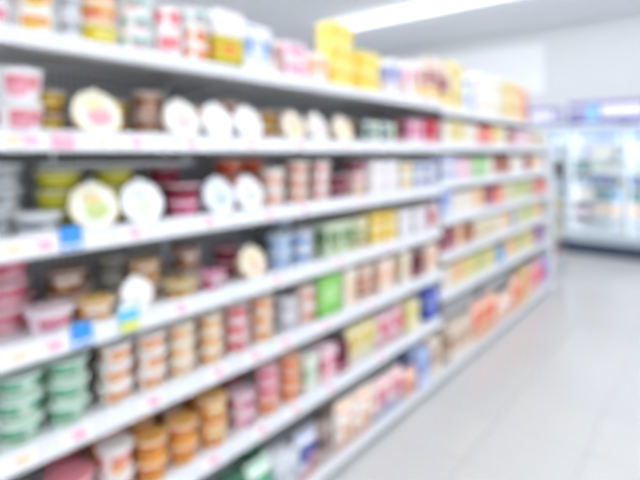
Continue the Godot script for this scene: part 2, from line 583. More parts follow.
func make_pack(style: String) -> Node3D:
	var d = STYLES[style]
	var w: float = d[1]
	var h: float = d[2]
	var cell: int = cell_of[style]
	var o := Node3D.new()
	if d[0] == "bowl" or d[0] == "cup":
		var rt := w / 2
		var rb := rt * (0.74 if d[0] == "bowl" else 0.78)
		part("cup_wall", lathe([[0.0, 0.002], [rb - 0.004, 0.002], [rb - 0.003, 0.0005], [rb, 0.0015], [lerpf(rb, rt - 0.004, 0.45), h * 0.45], [rt - 0.004, h - 0.008]], 24, cell), M.print, o)
		part("rim", lathe([[rt - 0.005, h - 0.009], [rt - 0.001, h - 0.008], [rt, h - 0.005], [rt - 0.001, h - 0.003], [rt - 0.003, h - 0.0025]]), M.rim, o)
		var lc: int = cell_of.get(style + "/lid", -1)
		var lm: Material = M.foil
		if lc < 0:
			lm = lid_material(d[6])
		var lid := part("lid", lathe([[rt - 0.002, h - 0.0026], [rt - 0.002, h - 0.0018], [rt - 0.008, h - 0.0008], [0.0, h - 0.0008]], 24, lc, true), lm, o)
		part("pull_tab", slab(0.012, 0.0008, 0.02, 0.0002), lid_material(d[6]), lid, Vector3(-rt + 0.001, h - 0.0028, 0))
	elif d[0] == "jar":
		var r := w / 2
		part("glass_body", lathe([[0.0, 0.0005], [r - 0.004, 0.0005], [r, 0.004], [r, h * 0.78], [r * 0.72, h * 0.86], [r * 0.7, h * 0.88]]), lid_material(d[5]), o)
		part("paper_label", lathe([[r + 0.0006, h * 0.14], [r + 0.0006, h * 0.68]], 24, cell), M.print, o)
		part("cap", lathe([[r * 0.78, h * 0.865], [r * 0.8, h * 0.87], [r * 0.8, h * 0.985], [r * 0.74, h], [0.0, h]]), lid_material(d[6]), o)
	elif d[0] == "box":
		part("box_body", slab(0.1, h - 0.002, w, 0.0025, cell), M.print, o, Vector3(0, 0.0005, 0))
		part("tuck_flap", slab(0.06, 0.0012, w - 0.012, 0.0004), lid_material(d[6]), o, Vector3(0.014, h - 0.0014, 0))
	else:
		part("bag_body", pillow(w, h - 0.03, 0.064, cell, 0.016), M.print, o)
		part("top_seal", seal(w - 0.004), lid_material(d[6]), o, Vector3(0, h - 0.016, 0))
		part("bottom_seal", seal(w - 0.004), lid_material(d[5]), o, Vector3(0, 0.001, 0))
	return o


# the crimped end of a bag: a zigzag strip
func seal(w: float) -> ArrayMesh:
	var key := "seal %f" % w
	if not meshes.has(key):
		var pts := PackedVector2Array()
		var n := 5
		for i in n + 1:
			pts.append(Vector2(0.0012 if i % 2 else 0.0, 0.016 * i / n))
		for i in range(n, -1, -1):
			pts.append(Vector2(-0.0012 + (0.0012 if i % 2 else 0.0), 0.016 * i / n))
		var st := begin()
		st.append_from(extrude(pts, w), 0, Transform3D(Basis.IDENTITY, Vector3(0, 0, w / 2)))
		meshes[key] = st.commit()
	return meshes[key]


var lid_materials = {}
func lid_material(c: String) -> StandardMaterial3D:
	if not lid_materials.has(c):
		lid_materials[c] = mat(hex(c), 0.32)
	return lid_materials[c]


func place_name(row: String) -> String:
	var order := {"1": "top shelf", "2": "second shelf", "3": "third shelf", "4": "fourth shelf", "5": "fifth shelf", "6": "sixth shelf"}
	var n: String = order.get(row.substr(1), "base deck")
	return ("end-section " if row[0] == "b" else "") + n


func stock_shelves():
	var cat := {"bowl": "noodle bowl", "cup": "noodle cup", "box": "carton", "pouch": "snack bag", "jar": "jar"}
	for row in ROWS:
		var on_deck: bool = row.ends_with("deck")
		var y0: float = DECK_TOP if on_deck else (SHELVES_A if row[0] == "a" else SHELVES_B)[int(row.substr(1)) - 1] + SHELF_TOP
		var front := -1.366 if on_deck else -1.425
		var where := place_name(row)
		var seen := {}
		var columns := {}
		var entries: Array = ROWS[row].duplicate()
		entries.sort_custom(func(a, b): return a[0] > b[0])          # from the start of the aisle towards the fridge
		for e in entries:
			for k in range(0, e[3].size(), 2):
				var key: String = e[3][k] + ("back of " if e[1] >= 0.1 else "")
				if k == 0 or e[3][k] != e[3][k - 2]:
					columns[key] = columns.get(key, 0) + 1
		for e in entries:
			var packs := []
			for k in range(0, e[3].size(), 2):
				for n in e[3][k + 1]:
					packs.append(e[3][k])
			var y := y0
			for i in packs.size():
				var s: String = packs[i]
				var d = STYLES[s]
				var round_pack: bool = d[0] in ["bowl", "cup", "jar"]
				var o := copy_of(s)
				var back := "back of " if e[1] >= 0.1 else ""
				var key := s + back
				var label := "%s, %s%s" % [d[8], back, where]
				if e[2] == 1:
					label = "%s tipped up, %s" % [d[8], where]
				if i == 0 or packs[i - 1] != s:
					seen[key] = seen.get(key, 0) + 1
				if columns[key] > 1:
					label += ", %s%s from the fridge" % [["first", "second", "third", "fourth", "fifth", "sixth", "seventh", "eighth", "ninth", "tenth", "eleventh", "twelfth", "thirteenth", "fourteenth", "fifteenth"][columns[key] - seen[key]], " stack" if packs.size() > 1 else ""]
				if e[2] == 1:
					var a := deg_to_rad(20.0)
					var r: float = d[1] / 2
					o.basis = Basis(Vector3(sin(a), -cos(a), 0), Vector3(cos(a), sin(a), 0), Vector3(0, 0, 1))
					var low: float = minf(d[2] * sin(a) - r * cos(a), -r * 0.74 * cos(a))
					o.position = Vector3(front - e[1] - d[2] * cos(a) - r * sin(a) - 0.002, y0 - low + 0.0015, e[0])
				else:
					var deep: float = d[1] / 2 if round_pack else (0.05 if d[0] == "box" else 0.033)
					o.position = Vector3(front - e[1] - deep, y, e[0])
					if round_pack:
						o.rotation.y = rng.randf_range(-0.35, 0.35)
						if i > 0:
							o.position += Vector3(rng.randf_range(-0.0015, 0.0015), 0, rng.randf_range(-0.0015, 0.0015))
					y += d[2] + 0.0004
					if packs.size() > 1:
						var pos := "bottom" if i == 0 else ("top" if i == packs.size() - 1 else "middle")
						var longer := "%s, %s of its stack" % [label, pos]
						label = longer if longer.split(" ").size() <= 16 else "%s, %s" % [label, pos]
				tag(o, label, cat[d[0]], "%s, %s%s" % [d[8], back, where])


# ------------------------------------------------------------------ price tags on the rails
func price_tags():
	var lean := atan(0.011 / 0.047)
	for row in TAGS:
		var y: float = SHELVES_A[int(row.substr(1)) - 1]
		for t in TAGS[row]:
			var kind: String = t[1]
			var after := 0          # cards of this kind between it and the fridge
			var alike := 0
			for q in TAGS[row]:
				after += 1 if q[1] == kind and q[0] < t[0] else 0
				alike += 1 if q[1] == kind else 0
			var nth: String = ", %s from the fridge" % ["first", "second", "third", "fourth", "fifth", "sixth", "seventh", "eighth"][after] if alike > 1 else ""
			var words: String = {"pink": "white price card with pink print", "peach": "white price card with peach print", "rose": "broad pink price card", "blue": "bright blue offer card with white lines", "offer": "cyan and yellow offer card hanging"}[kind]
			var o := thing("price_card", "%s on the %s rail%s" % [words, place_name(row), nth], "price card", Vector3(FRONT + 0.0006, y + 0.0085, t[0]), words + "s on the " + place_name(row))
			o.rotation.z = lean
			var w: float = {"pink": 0.085, "peach": 0.085, "rose": 0.062, "blue": 0.06, "offer": 0.065}[kind]
			if kind == "offer":
				o.position.x += 0.003
				part("card", slab(0.0015, 0.085, w, 0.0003), M.tag_cyan, o)
				part("yellow_strip", slab(0.001, 0.03, w - 0.002, 0.0002), M.tag_yellow, o, Vector3(0.0014, 0.002, 0))
				part("white_panel", slab(0.001, 0.016, w - 0.012, 0.0002), M.tag_white, o, Vector3(0.0014, 0.066, 0))
				continue
			var tall := 0.066 if kind == "blue" else 0.044
			part("card", slab(0.0012, tall, w, 0.0003), {"rose": M.tag_pink, "blue": M.tag_blue}.get(kind, M.tag_white), o)
			if kind == "blue":
				o.position.x += 0.003
				part("print_line", slab(0.0006, 0.011, w * 0.34, 0.0001), M.tag_white, o, Vector3(0.001, 0.006, w * 0.26))
				part("print_line", slab(0.0006, 0.011, w * 0.3, 0.0001), M.tag_white, o, Vector3(0.001, 0.006, -w * 0.24))
			else:
				var m: Material = M.tag_white if kind == "rose" else (M.tag_pink if kind == "pink" else M.tag_peach)
				if kind != "rose":
					part("print_block", slab(0.0006, 0.02, w * 0.45, 0.0001), m, o, Vector3(0.001, 0.01, -w * 0.12))
				part("print_line", slab(0.0006, 0.004, w * 0.6, 0.0001), m, o, Vector3(0.001, 0.034, 0))


# ------------------------------------------------------------------ fridges
const DOOR_X = [-2.38, -1.67, -0.96, -0.25, 0.46]
const FRIDGE_SHELVES = [1.62, 1.42, 1.21, 1.0, 0.79, 0.58, 0.36]

func fridge():
	var z_front := -7.9
	for i in DOOR_X.size() - 1:
		var x0: float = DOOR_X[i]
		var w: float = DOOR_X[i + 1] - x0 - 0.004
		var where: String = ["half hidden behind the shelving end", "beside the shelving end, under the sign with a blue patch", "between the two other fully open fridges", "standing last in the row of fridges"][i]
		var f := thing("display_fridge", "white glass-door display fridge %s" % where, "fridge", Vector3(x0 + w / 2, 0, z_front), "glass-door fridges along the wall")
		part("kick_plate", slab(w, 0.19, 0.03, 0.004), M.navy_kick, f, Vector3(0, 0.0, -0.02))
		part("lower_panel", slab(w, 0.09, 0.05, 0.006), M.fridge, f, Vector3(0, 0.192, -0.03))
		for s in [-1, 1]:
			part("side_wall", slab(0.03, 1.74, 0.56, 0.004), M.fridge, f, Vector3(s * (w / 2 - 0.015), 0.162, -0.315))
		part("back_panel", slab(w - 0.064, 1.74, 0.02, 0.003), M.fridge_in, f, Vector3(0, 0.162, -0.58))
		part("floor_pan", slab(w - 0.064, 0.03, 0.5, 0.003), M.fridge_in, f, Vector3(0, 0.29, -0.31))
		part("header", slab(w, 0.1, 0.58, 0.008), M.fridge, f, Vector3(0, 1.904, -0.3))
		for y in FRIDGE_SHELVES:
			var sh := part("shelf", slab(w - 0.066, 0.014, 0.44, 0.003), M.fridge_in, f, Vector3(0, y - 0.015, -0.31))
			part("price_rail", slab(w - 0.068, 0.03, 0.006, 0.001), M.rail, sh, Vector3(0, -0.01, 0.2245))
		var door := part("door", slab(0.035, 1.58, 0.03, 0.004), M.fridge, f, Vector3(-w / 2 + 0.0185, 0.292, 0.012))
		part("frame_side", slab(0.035, 1.58, 0.03, 0.004), M.fridge, door, Vector3(w - 0.037, 0, 0))
		part("frame_top", slab(w - 0.074, 0.05, 0.028, 0.004), M.fridge, door, Vector3(w / 2 - 0.0185, 1.53, 0))
		part("frame_bottom", slab(w - 0.074, 0.05, 0.028, 0.004), M.fridge, door, Vector3(w / 2 - 0.0185, 0, 0))
		part("glass", slab(w - 0.074, 1.478, 0.006, 0.0005), M.glass, door, Vector3(w / 2 - 0.0185, 0.051, 0))
		part("handle", slab(0.016, 0.36, 0.022, 0.005), M.chrome, door, Vector3(w - 0.037, 0.6, 0.028))
		for side in [-1, 1]:          # upright light strips behind the door posts
			part("led_strip", slab(0.016, 1.5, 0.012, 0.002), M.led, f, Vector3(side * (w / 2 - 0.045), 0.33, -0.035))
			var l := AreaLight3D.new()
			l.name = "fridge_light"
			f.add_child(l)
			l.position = Vector3(side * (w / 2 - 0.045), 1.08, -0.044)
			l.rotation_degrees.y = side * 60.0
			l.area_size = Vector2(0.016, 1.48)
			l.light_color = Color(0.92, 0.975, 1.0)
			l.light_energy = 0.11
			l.area_range = 10.0
			l.shadow_enabled = true
		var t := AreaLight3D.new()
		t.name = "fridge_light"
		f.add_child(t)
		part("led_panel", slab(w - 0.12, 0.01, 0.16, 0.002), M.led, f, Vector3(0, 1.888, -0.12))
		t.position = Vector3(0, 1.886, -0.12)
		t.rotation_degrees.x = -90
		t.area_size = Vector2(w - 0.14, 0.15)
		t.light_color = Color(0.92, 0.975, 1.0)
		t.light_energy = 0.1
		t.area_range = 10.0
		t.shadow_enabled = true
	# signs above the doors
	var a := thing("sign_board", "white sign with lavender frame above the fridge behind the shelving end", "sign", Vector3(-1.99, 1.91, -7.85))
	part("board", slab(0.5, 0.27, 0.03, 0.004), M.lavender, a)
	part("print_panel", slab(0.34, 0.12, 0.004, 0.001), M.sign_white, a, Vector3(-0.04, 0.08, 0.017))
	part("print_mark", slab(0.04, 0.14, 0.004, 0.001), M.sign_white, a, Vector3(0.19, 0.06, 0.017))
	var b := thing("sign_board", "long lavender sign with a pale blue patch above the fridge doors", "sign", Vector3(-0.61, 1.90, -7.85))
	part("board", slab(2.1, 0.33, 0.03, 0.004), M.lavender, b)
	part("blue_patch", slab(0.14, 0.24, 0.004, 0.001), M.sign_blue, b, Vector3(-0.74, 0.04, 0.017))
	part("print_panel", slab(0.5, 0.14, 0.004, 0.001), M.sign_white, b, Vector3(-0.38, 0.12, 0.017))
	part("print_panel", slab(0.4, 0.12, 0.004, 0.001), M.sign_white, b, Vector3(0.36, 0.12, 0.017))
	part("print_panel", slab(0.2, 0.04, 0.004, 0.001), M.sign_white, b, Vector3(-0.93, 0.2, 0.017))


func fridge_stock():
	var bands = [["powder", "sky", "powder"], ["ivory", "indigo", "ivory"], ["linen", "teal", "pear"], ["royal", "denim", "midnight"], ["cyan", "ivory", "teal"], ["topaz", "blush", "melon"], ["raspberry", "linen", "steel"]]
	var order := ["top", "second", "third", "fourth", "fifth", "sixth", "lowest"]
	for i in DOOR_X.size() - 1:
		var x0: float = DOOR_X[i] + 0.05
		var x1: float = DOOR_X[i + 1] - 0.054
		for k in FRIDGE_SHELVES.size():
			var spots := []
			var x := x0
			while true:
				var style: String = bands[k][(spots.size() / 2 + i) % 3]
				if x + STYLES[style][1] > x1:
					break
				spots.append([style, x])
				x += STYLES[style][1] + 0.014
			for q in spots:
				var style: String = q[0]
				var d = STYLES[style]
				var h: float = minf(0.165, d[2])
				var o := copy_of(style)
				o.rotation.y = -PI / 2
				o.scale = Vector3(1, h / d[2], 1)
				o.position = Vector3(q[1] + d[1] / 2, FRIDGE_SHELVES[k], -8.055)
				var nearer := 0          # packs of the same look between it and the door handle
				for p in spots:
					nearer += 1 if p[0] == style and p[1] > q[1] else 0
				var f_name: String = ["fridge behind shelving", "blue-patch-sign fridge", "middle open fridge", "last fridge"][i]
				tag(o, "%s, %s shelf, %s, %s from handle" % [d[8], order[k], f_name, ["first", "second", "third", "fourth", "fifth"][nearer]], "carton", "%s in the %s" % [d[8], f_name])


# price cards: [z along the rail, kind]
const TAGS = {
	"a2": [[-0.446, "peach"], [-0.492, "pink"], [-0.583, "rose"], [-0.685, "peach"], [-0.796, "pink"], [-1, "pink"], [-1.278, "pink"], [-1.572, "pink"], [-1.904, "pink"]],
	"a3": [[-0.45, "peach"], [-0.527, "pink"], [-0.605, "blue"], [-0.789, "pink"], [-1.076, "pink"], [-1.376, "pink"], [-1.598, "pink"], [-2.034, "pink"]],
	"a4": [[-0.464, "peach"], [-0.552, "pink"], [-0.635, "blue"], [-0.779, "offer"], [-0.96, "pink"], [-1.422, "pink"], [-1.863, "pink"], [-2.329, "pink"]],
	"a5": [[-0.473, "peach"], [-0.619, "pink"], [-0.855, "pink"], [-1.121, "pink"], [-1.305, "pink"], [-1.476, "pink"], [-1.747, "pink"], [-2.126, "pink"]],
	"a6": [[-0.902, "pink"], [-1.099, "pink"], [-1.343, "pink"], [-1.539, "pink"], [-1.784, "pink"], [-2.225, "pink"]],
}
const STYLES = {
	"rose": ["bowl", 0.1221, 0.068, "f7f0f3", "e06a94", "f2b8cc", "f6e6ec", 0, "white noodle bowl with rose pink print"],
	"tangerine": ["bowl", 0.1068, 0.066, "f7f3e6", "ee9a3c", "d8c04a", "f4ead0", 0, "cream noodle bowl with tangerine print"],
	"ash": ["bowl", 0.0654, 0.07, "c9ccd2", "8f95a0", "e8eaee", "d8dade", 1, "small grey tub with pale band"],
	"lemon": ["bowl", 0.1199, 0.066, "e9d23a", "b8a316", "f4ec9c", "ece08a", 2, "lemon yellow noodle bowl with olive print"],
	"poppy": ["bowl", 0.1177, 0.066, "f3c98a", "e2703a", "e9a6c0", "f6ead8", 1, "orange and pink banded noodle bowl"],
	"mint": ["bowl", 0.1155, 0.064, "f4f7f7", "8fc4bb", "d99aa2", "eef3f3", 0, "white noodle bowl with faint teal print"],
	"scarlet": ["cup", 0.1025, 0.088, "fbf4f3", "e8344a", "f0c2c6", "f4eeee", 0, "white noodle cup with a scarlet square"],
	"apricot": ["bowl", 0.0981, 0.064, "fbf3ea", "ef8a3a", "e2604a", "f4ece4", 0, "white noodle bowl with apricot spot"],
	"mustard": ["box", 0.125, 0.115, "d6c22a", "a89a10", "e8823a", "e0d060", 2, "mustard yellow carton with orange foot"],
	"sky": ["box", 0.14, 0.185, "f3f6fb", "7f9fd6", "c9d6ee", "f3f6fb", 1, "tall white carton with sky blue band"],
	"cocoa": ["box", 0.06, 0.15, "f1e6e0", "9a6a58", "d8a8a0", "f1e6e0", 0, "narrow white carton with cocoa print"],
	"blush": ["box", 0.13, 0.078, "faeef2", "e480ac", "f2c0d2", "faeef2", 0, "flat white carton with blush pink print"],
	"peachbox": ["box", 0.08, 0.14, "fbf2ea", "f0a070", "f6d8c0", "fbf2ea", 0, "white carton with small peach print"],
	"sun": ["box", 0.17, 0.105, "f6e68e", "f0c208", "f6dc50", "f8f0c8", 1, "yellow banded white carton"],
	"indigo": ["box", 0.11, 0.21, "f4f4f8", "5f70c0", "d8c8d8", "f4f4f8", 0, "tall white carton with indigo print"],
	"petal": ["box", 0.12, 0.23, "faf3f3", "ecb0bc", "f2d08a", "faf3f3", 0, "tall white carton with petal pink print"],
	"claret": ["box", 0.1, 0.3, "f2e4d8", "9c2440", "f0cc40", "efe2d8", 1, "tall carton with claret band and yellow foot"],
	"cherry": ["cup", 0.1308, 0.092, "f6f2f3", "e4808e", "e9a0b8", "f6f0f2", 0, "wide white noodle cup with cherry red print"],
	"gold": ["bowl", 0.109, 0.07, "d8b244", "98701c", "ecd478", "e0c46c", 2, "golden brown noodle bowl"],
	"creamlid": ["bowl", 0.152, 0.062, "d8ba58", "e58aa8", "f3e6a8", "f8f4e4", 3, "cream lidded noodle bowl with pink printed centre"],
	"umber": ["cup", 0.1068, 0.084, "d2aa90", "8a5a3c", "ecc4bc", "d4b49c", 1, "brown noodle cup with pinkish band"],
	"snowlid": ["bowl", 0.148, 0.062, "f0e2dc", "f0bcc0", "e8dcc8", "fbf6f4", 3, "white lidded noodle bowl with faint pink print"],
	"paperlid": ["bowl", 0.148, 0.062, "eceef2", "d0d8e6", "f0d8d8", "fafafc", 3, "plain white lidded noodle bowl"],
	"butterlid": ["bowl", 0.146, 0.062, "eadfb8", "e8c880", "f0b0a0", "fbf5e2", 3, "buttery cream lidded noodle bowl"],
	"amber": ["bowl", 0.1221, 0.068, "e0aa48", "a86a1c", "f6dc9c", "ecc87c", 1, "amber yellow noodle bowl"],
	"slate": ["jar", 0.058, 0.14, "5c6c72", "9cc4b8", "e0e6e6", "30383c", 1, "slate grey jar with pale green label"],
	"herb": ["jar", 0.058, 0.14, "d6e6d4", "5e8e5e", "f0f0e8", "2e4a34", 1, "pale jar with herb green label"],
	"plum": ["box", 0.075, 0.15, "7c2c40", "4c1424", "d890a0", "7c2c40", 1, "dark plum carton"],
	"orchid": ["box", 0.08, 0.15, "f0c0d4", "dc6c9c", "f8e8ee", "f0c0d4", 1, "orchid pink carton"],
	"crimson": ["box", 0.08, 0.16, "dc3048", "a81c34", "f0a8b0", "dc3048", 1, "bright crimson carton"],
	"silver": ["bowl", 0.1286, 0.068, "c8ccd0", "7e868e", "f2f2f4", "dcdfe3", 1, "silver grey noodle bowl"],
	"olive": ["bowl", 0.1395, 0.061, "d2cc30", "a4a018", "e8e070", "dcd658", 2, "olive yellow noodle bowl"],
	"limelid": ["bowl", 0.152, 0.062, "d8dc70", "b8cc60", "eec070", "f4f8ee", 3, "white lidded noodle bowl with lime and orange print"],
	"clearlid": ["bowl", 0.152, 0.062, "dcdc90", "dce4c4", "d4dce6", "fafcfa", 3, "white lidded noodle bowl with pale green edge"],
	"wine": ["bowl", 0.1286, 0.061, "8a1836", "5a0c20", "d86090", "a82850", 1, "wine red noodle bowl"],
	"fuchsia": ["bowl", 0.1155, 0.064, "e87aa6", "a0204c", "f6d0de", "f0a8c4", 1, "fuchsia pink noodle bowl"],
	"icelid": ["bowl", 0.146, 0.062, "d8e2f2", "b4c4e4", "dce6f6", "f2f6fc", 3, "ice blue lidded noodle bowl"],
	"ember": ["bowl", 0.1286, 0.07, "d85a30", "9c2c14", "f0a880", "e08058", 2, "ember orange noodle bowl"],
	"salmon": ["cup", 0.1155, 0.084, "f8ece4", "f0bca4", "e88c74", "f6e4da", 1, "white noodle cup with salmon band"],
	"coral": ["bowl", 0.1155, 0.066, "f6e2d6", "e89878", "d87c68", "f2d8c8", 1, "coral banded noodle bowl"],
	"pinkband": ["bowl", 0.1134, 0.066, "f8e8e6", "ec9898", "f4b4a8", "f6e4e2", 1, "white noodle bowl with warm pink band"],
	"blanc": ["box", 0.13, 0.095, "f8f4f6", "f0e6ea", "e8e0e8", "f8f4f6", 0, "plain white carton"],
	"honey": ["box", 0.1, 0.09, "fbf8f0", "f0c860", "f4e4b4", "fbf8f0", 0, "white carton with honey yellow spot"],
	"denim": ["box", 0.1, 0.09, "f6f7fb", "7484c8", "c0c8e6", "f6f7fb", 0, "white carton with denim blue spot"],
	"berry": ["bowl", 0.133, 0.072, "e498a8", "cc4866", "f4d8de", "e8b0bc", 1, "berry red noodle bowl"],
	"blossom": ["bowl", 0.133, 0.07, "f2dfe6", "e06c90", "b8a0b0", "f0dce4", 0, "pale noodle bowl with blossom pink print"],
	"chestnut": ["bowl", 0.1221, 0.072, "8a4e18", "f2eeea", "c8842c", "a87040", 0, "chestnut noodle bowl with white label"],
	"marigold": ["bowl", 0.1177, 0.066, "e8a438", "f8f0e0", "b86a1c", "ecc070", 0, "marigold noodle bowl with white label"],
	"whitelid": ["bowl", 0.11, 0.06, "d89a3c", "f0e8e0", "e8e0d8", "fdfdfd", 3, "noodle bowl with blank white lid"],
	"pewter": ["bowl", 0.0981, 0.07, "a8a8a0", "74746c", "d8d8d0", "b8b8b0", 1, "pewter grey noodle bowl"],
	"wheat": ["bowl", 0.1363, 0.055, "d8b464", "a87c34", "ecd8a4", "e0c484", 1, "wheat gold shallow noodle bowl"],
	"magenta": ["bowl", 0.109, 0.064, "d0407c", "f6eef2", "7a1c3c", "e490b4", 0, "magenta noodle bowl with white label"],
	"peachlid": ["bowl", 0.135, 0.062, "f0c8a0", "f0c0a8", "ecd890", "fbeedc", 3, "peach lidded noodle bowl"],
	"azure": ["bowl", 0.1221, 0.076, "bcd2f0", "7ca4dc", "e8f0fa", "d0e0f4", 1, "light azure noodle bowl"],
	"cobalt": ["bowl", 0.1177, 0.076, "e8eef8", "4a7cc8", "9cc0ec", "dce8f6", 1, "white noodle bowl with cobalt blue band"],
	"chalk": ["bowl", 0.109, 0.076, "eeeef4", "c8c8d8", "dcdce6", "f2f2f6", 1, "chalk white noodle bowl"],
	"forest": ["box", 0.1, 0.17, "dce6cc", "4c7a44", "9cb46c", "dce6cc", 0, "pale carton with forest green print"],
	"moss": ["box", 0.1, 0.17, "e8e4c4", "8c9a3c", "a06a28", "e8e4c4", 1, "cream carton with moss green band"],
	"canary": ["box", 0.11, 0.09, "f6dc7c", "eeb81e", "f8f0d0", "f6dc7c", 1, "canary yellow carton"],
	"linen": ["box", 0.13, 0.085, "f8f5f5", "e4dce8", "f0e8f0", "f8f5f5", 0, "white carton with faint lilac print"],
	"ruby": ["box", 0.09, 0.18, "f8e8e8", "d84c5c", "f0b4b8", "f8e8e8", 1, "white carton with ruby red band"],
	"jade": ["bowl", 0.1221, 0.064, "cfe8d8", "3aa272", "e6bcb4", "cfe8da", 4, "white noodle bowl with jade green band"],
	"pumpkin": ["bowl", 0.1134, 0.064, "faf0ea", "e58a34", "f4c8a8", "f6f0ec", 0, "white noodle bowl with pumpkin orange panel"],
	"vanilla": ["bowl", 0.109, 0.064, "f8ead0", "f0b06c", "ecc8a8", "f6e8d4", 1, "vanilla cream noodle bowl with orange foot"],
	"custard": ["bowl", 0.1068, 0.064, "f6dfc4", "eca050", "f2c47c", "f4e0c4", 1, "custard coloured noodle bowl"],
	"cardinal": ["bowl", 0.1134, 0.064, "f6dcdc", "d8243c", "f0a0a4", "f4e0e0", 4, "white noodle bowl with cardinal red band"],
	"carrot": ["bowl", 0.1112, 0.064, "f8ead8", "ec8c34", "f0b87c", "f6e8d8", 4, "white noodle bowl with carrot orange band"],
	"frost": ["bowl", 0.1134, 0.074, "e8e8ee", "b8b8c8", "d4d0dc", "eeeef2", 1, "frosty silver noodle cup"],
	"shell": ["cup", 0.109, 0.088, "f8e4da", "eca890", "c86c74", "f4e0d8", 0, "shell pink noodle cup"],
	"lime": ["box", 0.15, 0.2, "98da74", "78c850", "c8ecb0", "98da74", 2, "bright lime green carton"],
	"cream": ["box", 0.1, 0.2, "fbf3e6", "f0d8b8", "e8b898", "fbf3e6", 0, "tall cream carton"],
	"sienna": ["box", 0.1, 0.19, "f2dccc", "c0683c", "8c3c20", "f2dccc", 1, "carton with sienna brown band"],
	"melon": ["box", 0.15, 0.19, "fae6d8", "f4bc94", "f0d8c8", "fae6d8", 1, "pale melon orange carton"],
	"strawberry": ["bowl", 0.1395, 0.072, "ea6c7c", "d43c54", "f6c8cc", "ee94a0", 1, "strawberry red noodle bowl"],
	"confetti": ["cup", 0.1155, 0.09, "fbf2ee", "e87878", "f0a848", "f6eeea", 0, "white noodle cup with red and orange print"],
	"orange": ["bowl", 0.1177, 0.072, "ee9a34", "c8641c", "f8d88c", "f0b464", 1, "orange noodle bowl"],
	"toffee": ["cup", 0.1177, 0.09, "eda044", "f8e8b4", "d06a1c", "f0bc74", 0, "toffee orange noodle cup with cream label"],
	"candy": ["bowl", 0.1134, 0.068, "f6d4e0", "e06c98", "a03c74", "f2d0de", 0, "candy pink noodle bowl"],
	"flamingo": ["bowl", 0.1134, 0.068, "f4a4b4", "dc3c60", "f8dce2", "f4b8c4", 1, "flamingo pink noodle bowl"],
	"papaya": ["bowl", 0.1112, 0.068, "f4a06c", "e8682c", "f8dcc4", "f2b48c", 1, "papaya orange noodle bowl"],
	"pear": ["box", 0.09, 0.17, "eef2e8", "a8c4a0", "d8e0cc", "eef2e8", 1, "white carton with pear green band"],
	"raspberry": ["box", 0.11, 0.17, "f8dee6", "dc5078", "f0a8bc", "f8dee6", 1, "white carton with raspberry band"],
	"straw": ["pouch", 0.13, 0.2, "f6ecc0", "dcc050", "f8f4e0", "f6ecc0", 0, "straw yellow noodle bag"],
	"rouge": ["pouch", 0.12, 0.2, "fae4e8", "e04468", "f4b4c4", "fae4e8", 0, "white snack bag with rouge print"],
	"primrose": ["box", 0.13, 0.19, "f8f0bc", "ecd870", "f8f4dc", "f8f0bc", 0, "primrose yellow carton"],
	"royal": ["box", 0.11, 0.21, "6878d8", "4454b8", "a8b4f0", "6878d8", 2, "royal blue carton"],
	"lilac": ["pouch", 0.14, 0.2, "f0d4e6", "dc9cc4", "f6e8f0", "f0d4e6", 0, "lilac pink snack bag"],
	"sage": ["pouch", 0.13, 0.21, "e8f4ea", "7cbc90", "c4e0c8", "e8f4ea", 0, "white snack bag with sage green print"],
	"pine": ["box", 0.08, 0.2, "4c8068", "34604c", "9cc4ac", "4c8068", 2, "pine green carton"],
	"clover": ["pouch", 0.14, 0.22, "f2f8f2", "2ca06c", "c8dcc0", "f2f8f2", 0, "white snack bag with clover green spot"],
	"steel": ["box", 0.13, 0.17, "e2e6ec", "b0bcc8", "c8d0da", "e2e6ec", 1, "steel white carton"],
	"navy": ["pouch", 0.14, 0.21, "eceef6", "2c409c", "e89090", "eceef6", 0, "white snack bag with navy blue print"],
	"taupe": ["pouch", 0.13, 0.2, "a89890", "6c5c58", "d0c4bc", "a89890", 1, "taupe brown noodle bag"],
	"dots": ["pouch", 0.16, 0.23, "fbf2ea", "e8943c", "e8b09c", "fbf6f2", 5, "white noodle bag with orange dots"],
	"rosette": ["pouch", 0.15, 0.22, "f6e2e0", "d8788c", "9cb0d8", "faf0ee", 0, "white snack bag with dusty rose print"],
	"terracotta": ["pouch", 0.16, 0.16, "f6dcd0", "e4805c", "f0b490", "f6dcd0", 1, "snack bag with terracotta band"],
	"midnight": ["box", 0.12, 0.2, "4c5c9c", "3c4878", "8c9cd0", "4c5c9c", 2, "midnight blue carton"],
	"powder": ["box", 0.13, 0.22, "b8c8f0", "8ca4e0", "e0e8f8", "b8c8f0", 1, "powder blue carton"],
	"flame": ["pouch", 0.17, 0.3, "f8d8c0", "f0502c", "f8a860", "f8d8c0", 0, "snack bag with flame red print"],
	"tan": ["box", 0.12, 0.24, "ecdccc", "b8885c", "f6ece0", "ecdccc", 1, "tan and white carton"],
	"ladybird": ["pouch", 0.18, 0.32, "f4c8cc", "e82440", "fce8e8", "f4c8cc", 0, "snack bag with ladybird red print"],
	"violet": ["pouch", 0.14, 0.32, "8c8cec", "5050d0", "d0d0f8", "8c8cec", 1, "violet blue snack bag"],
	"sand": ["box", 0.12, 0.17, "f2ead4", "dccca0", "c0a870", "f2ead4", 1, "sand coloured carton"],
	"grape": ["box", 0.1, 0.17, "a05ca8", "7c3c84", "d8b0dc", "a05ca8", 2, "grape purple carton"],
	"teal": ["box", 0.1, 0.17, "3c7474", "28585c", "90c0bc", "3c7474", 2, "dark teal carton"],
	"brick": ["box", 0.1, 0.15, "b4705c", "8c4434", "e0a890", "a04c3c", 1, "brick red carton"],
	"leaf": ["box", 0.1, 0.16, "a4d890", "7cbc68", "d8f0cc", "8cd070", 2, "leaf green carton"],
	"dijon": ["box", 0.1, 0.17, "f0e2a0", "dcc460", "f6f0d0", "ecd884", 1, "dijon yellow carton"],
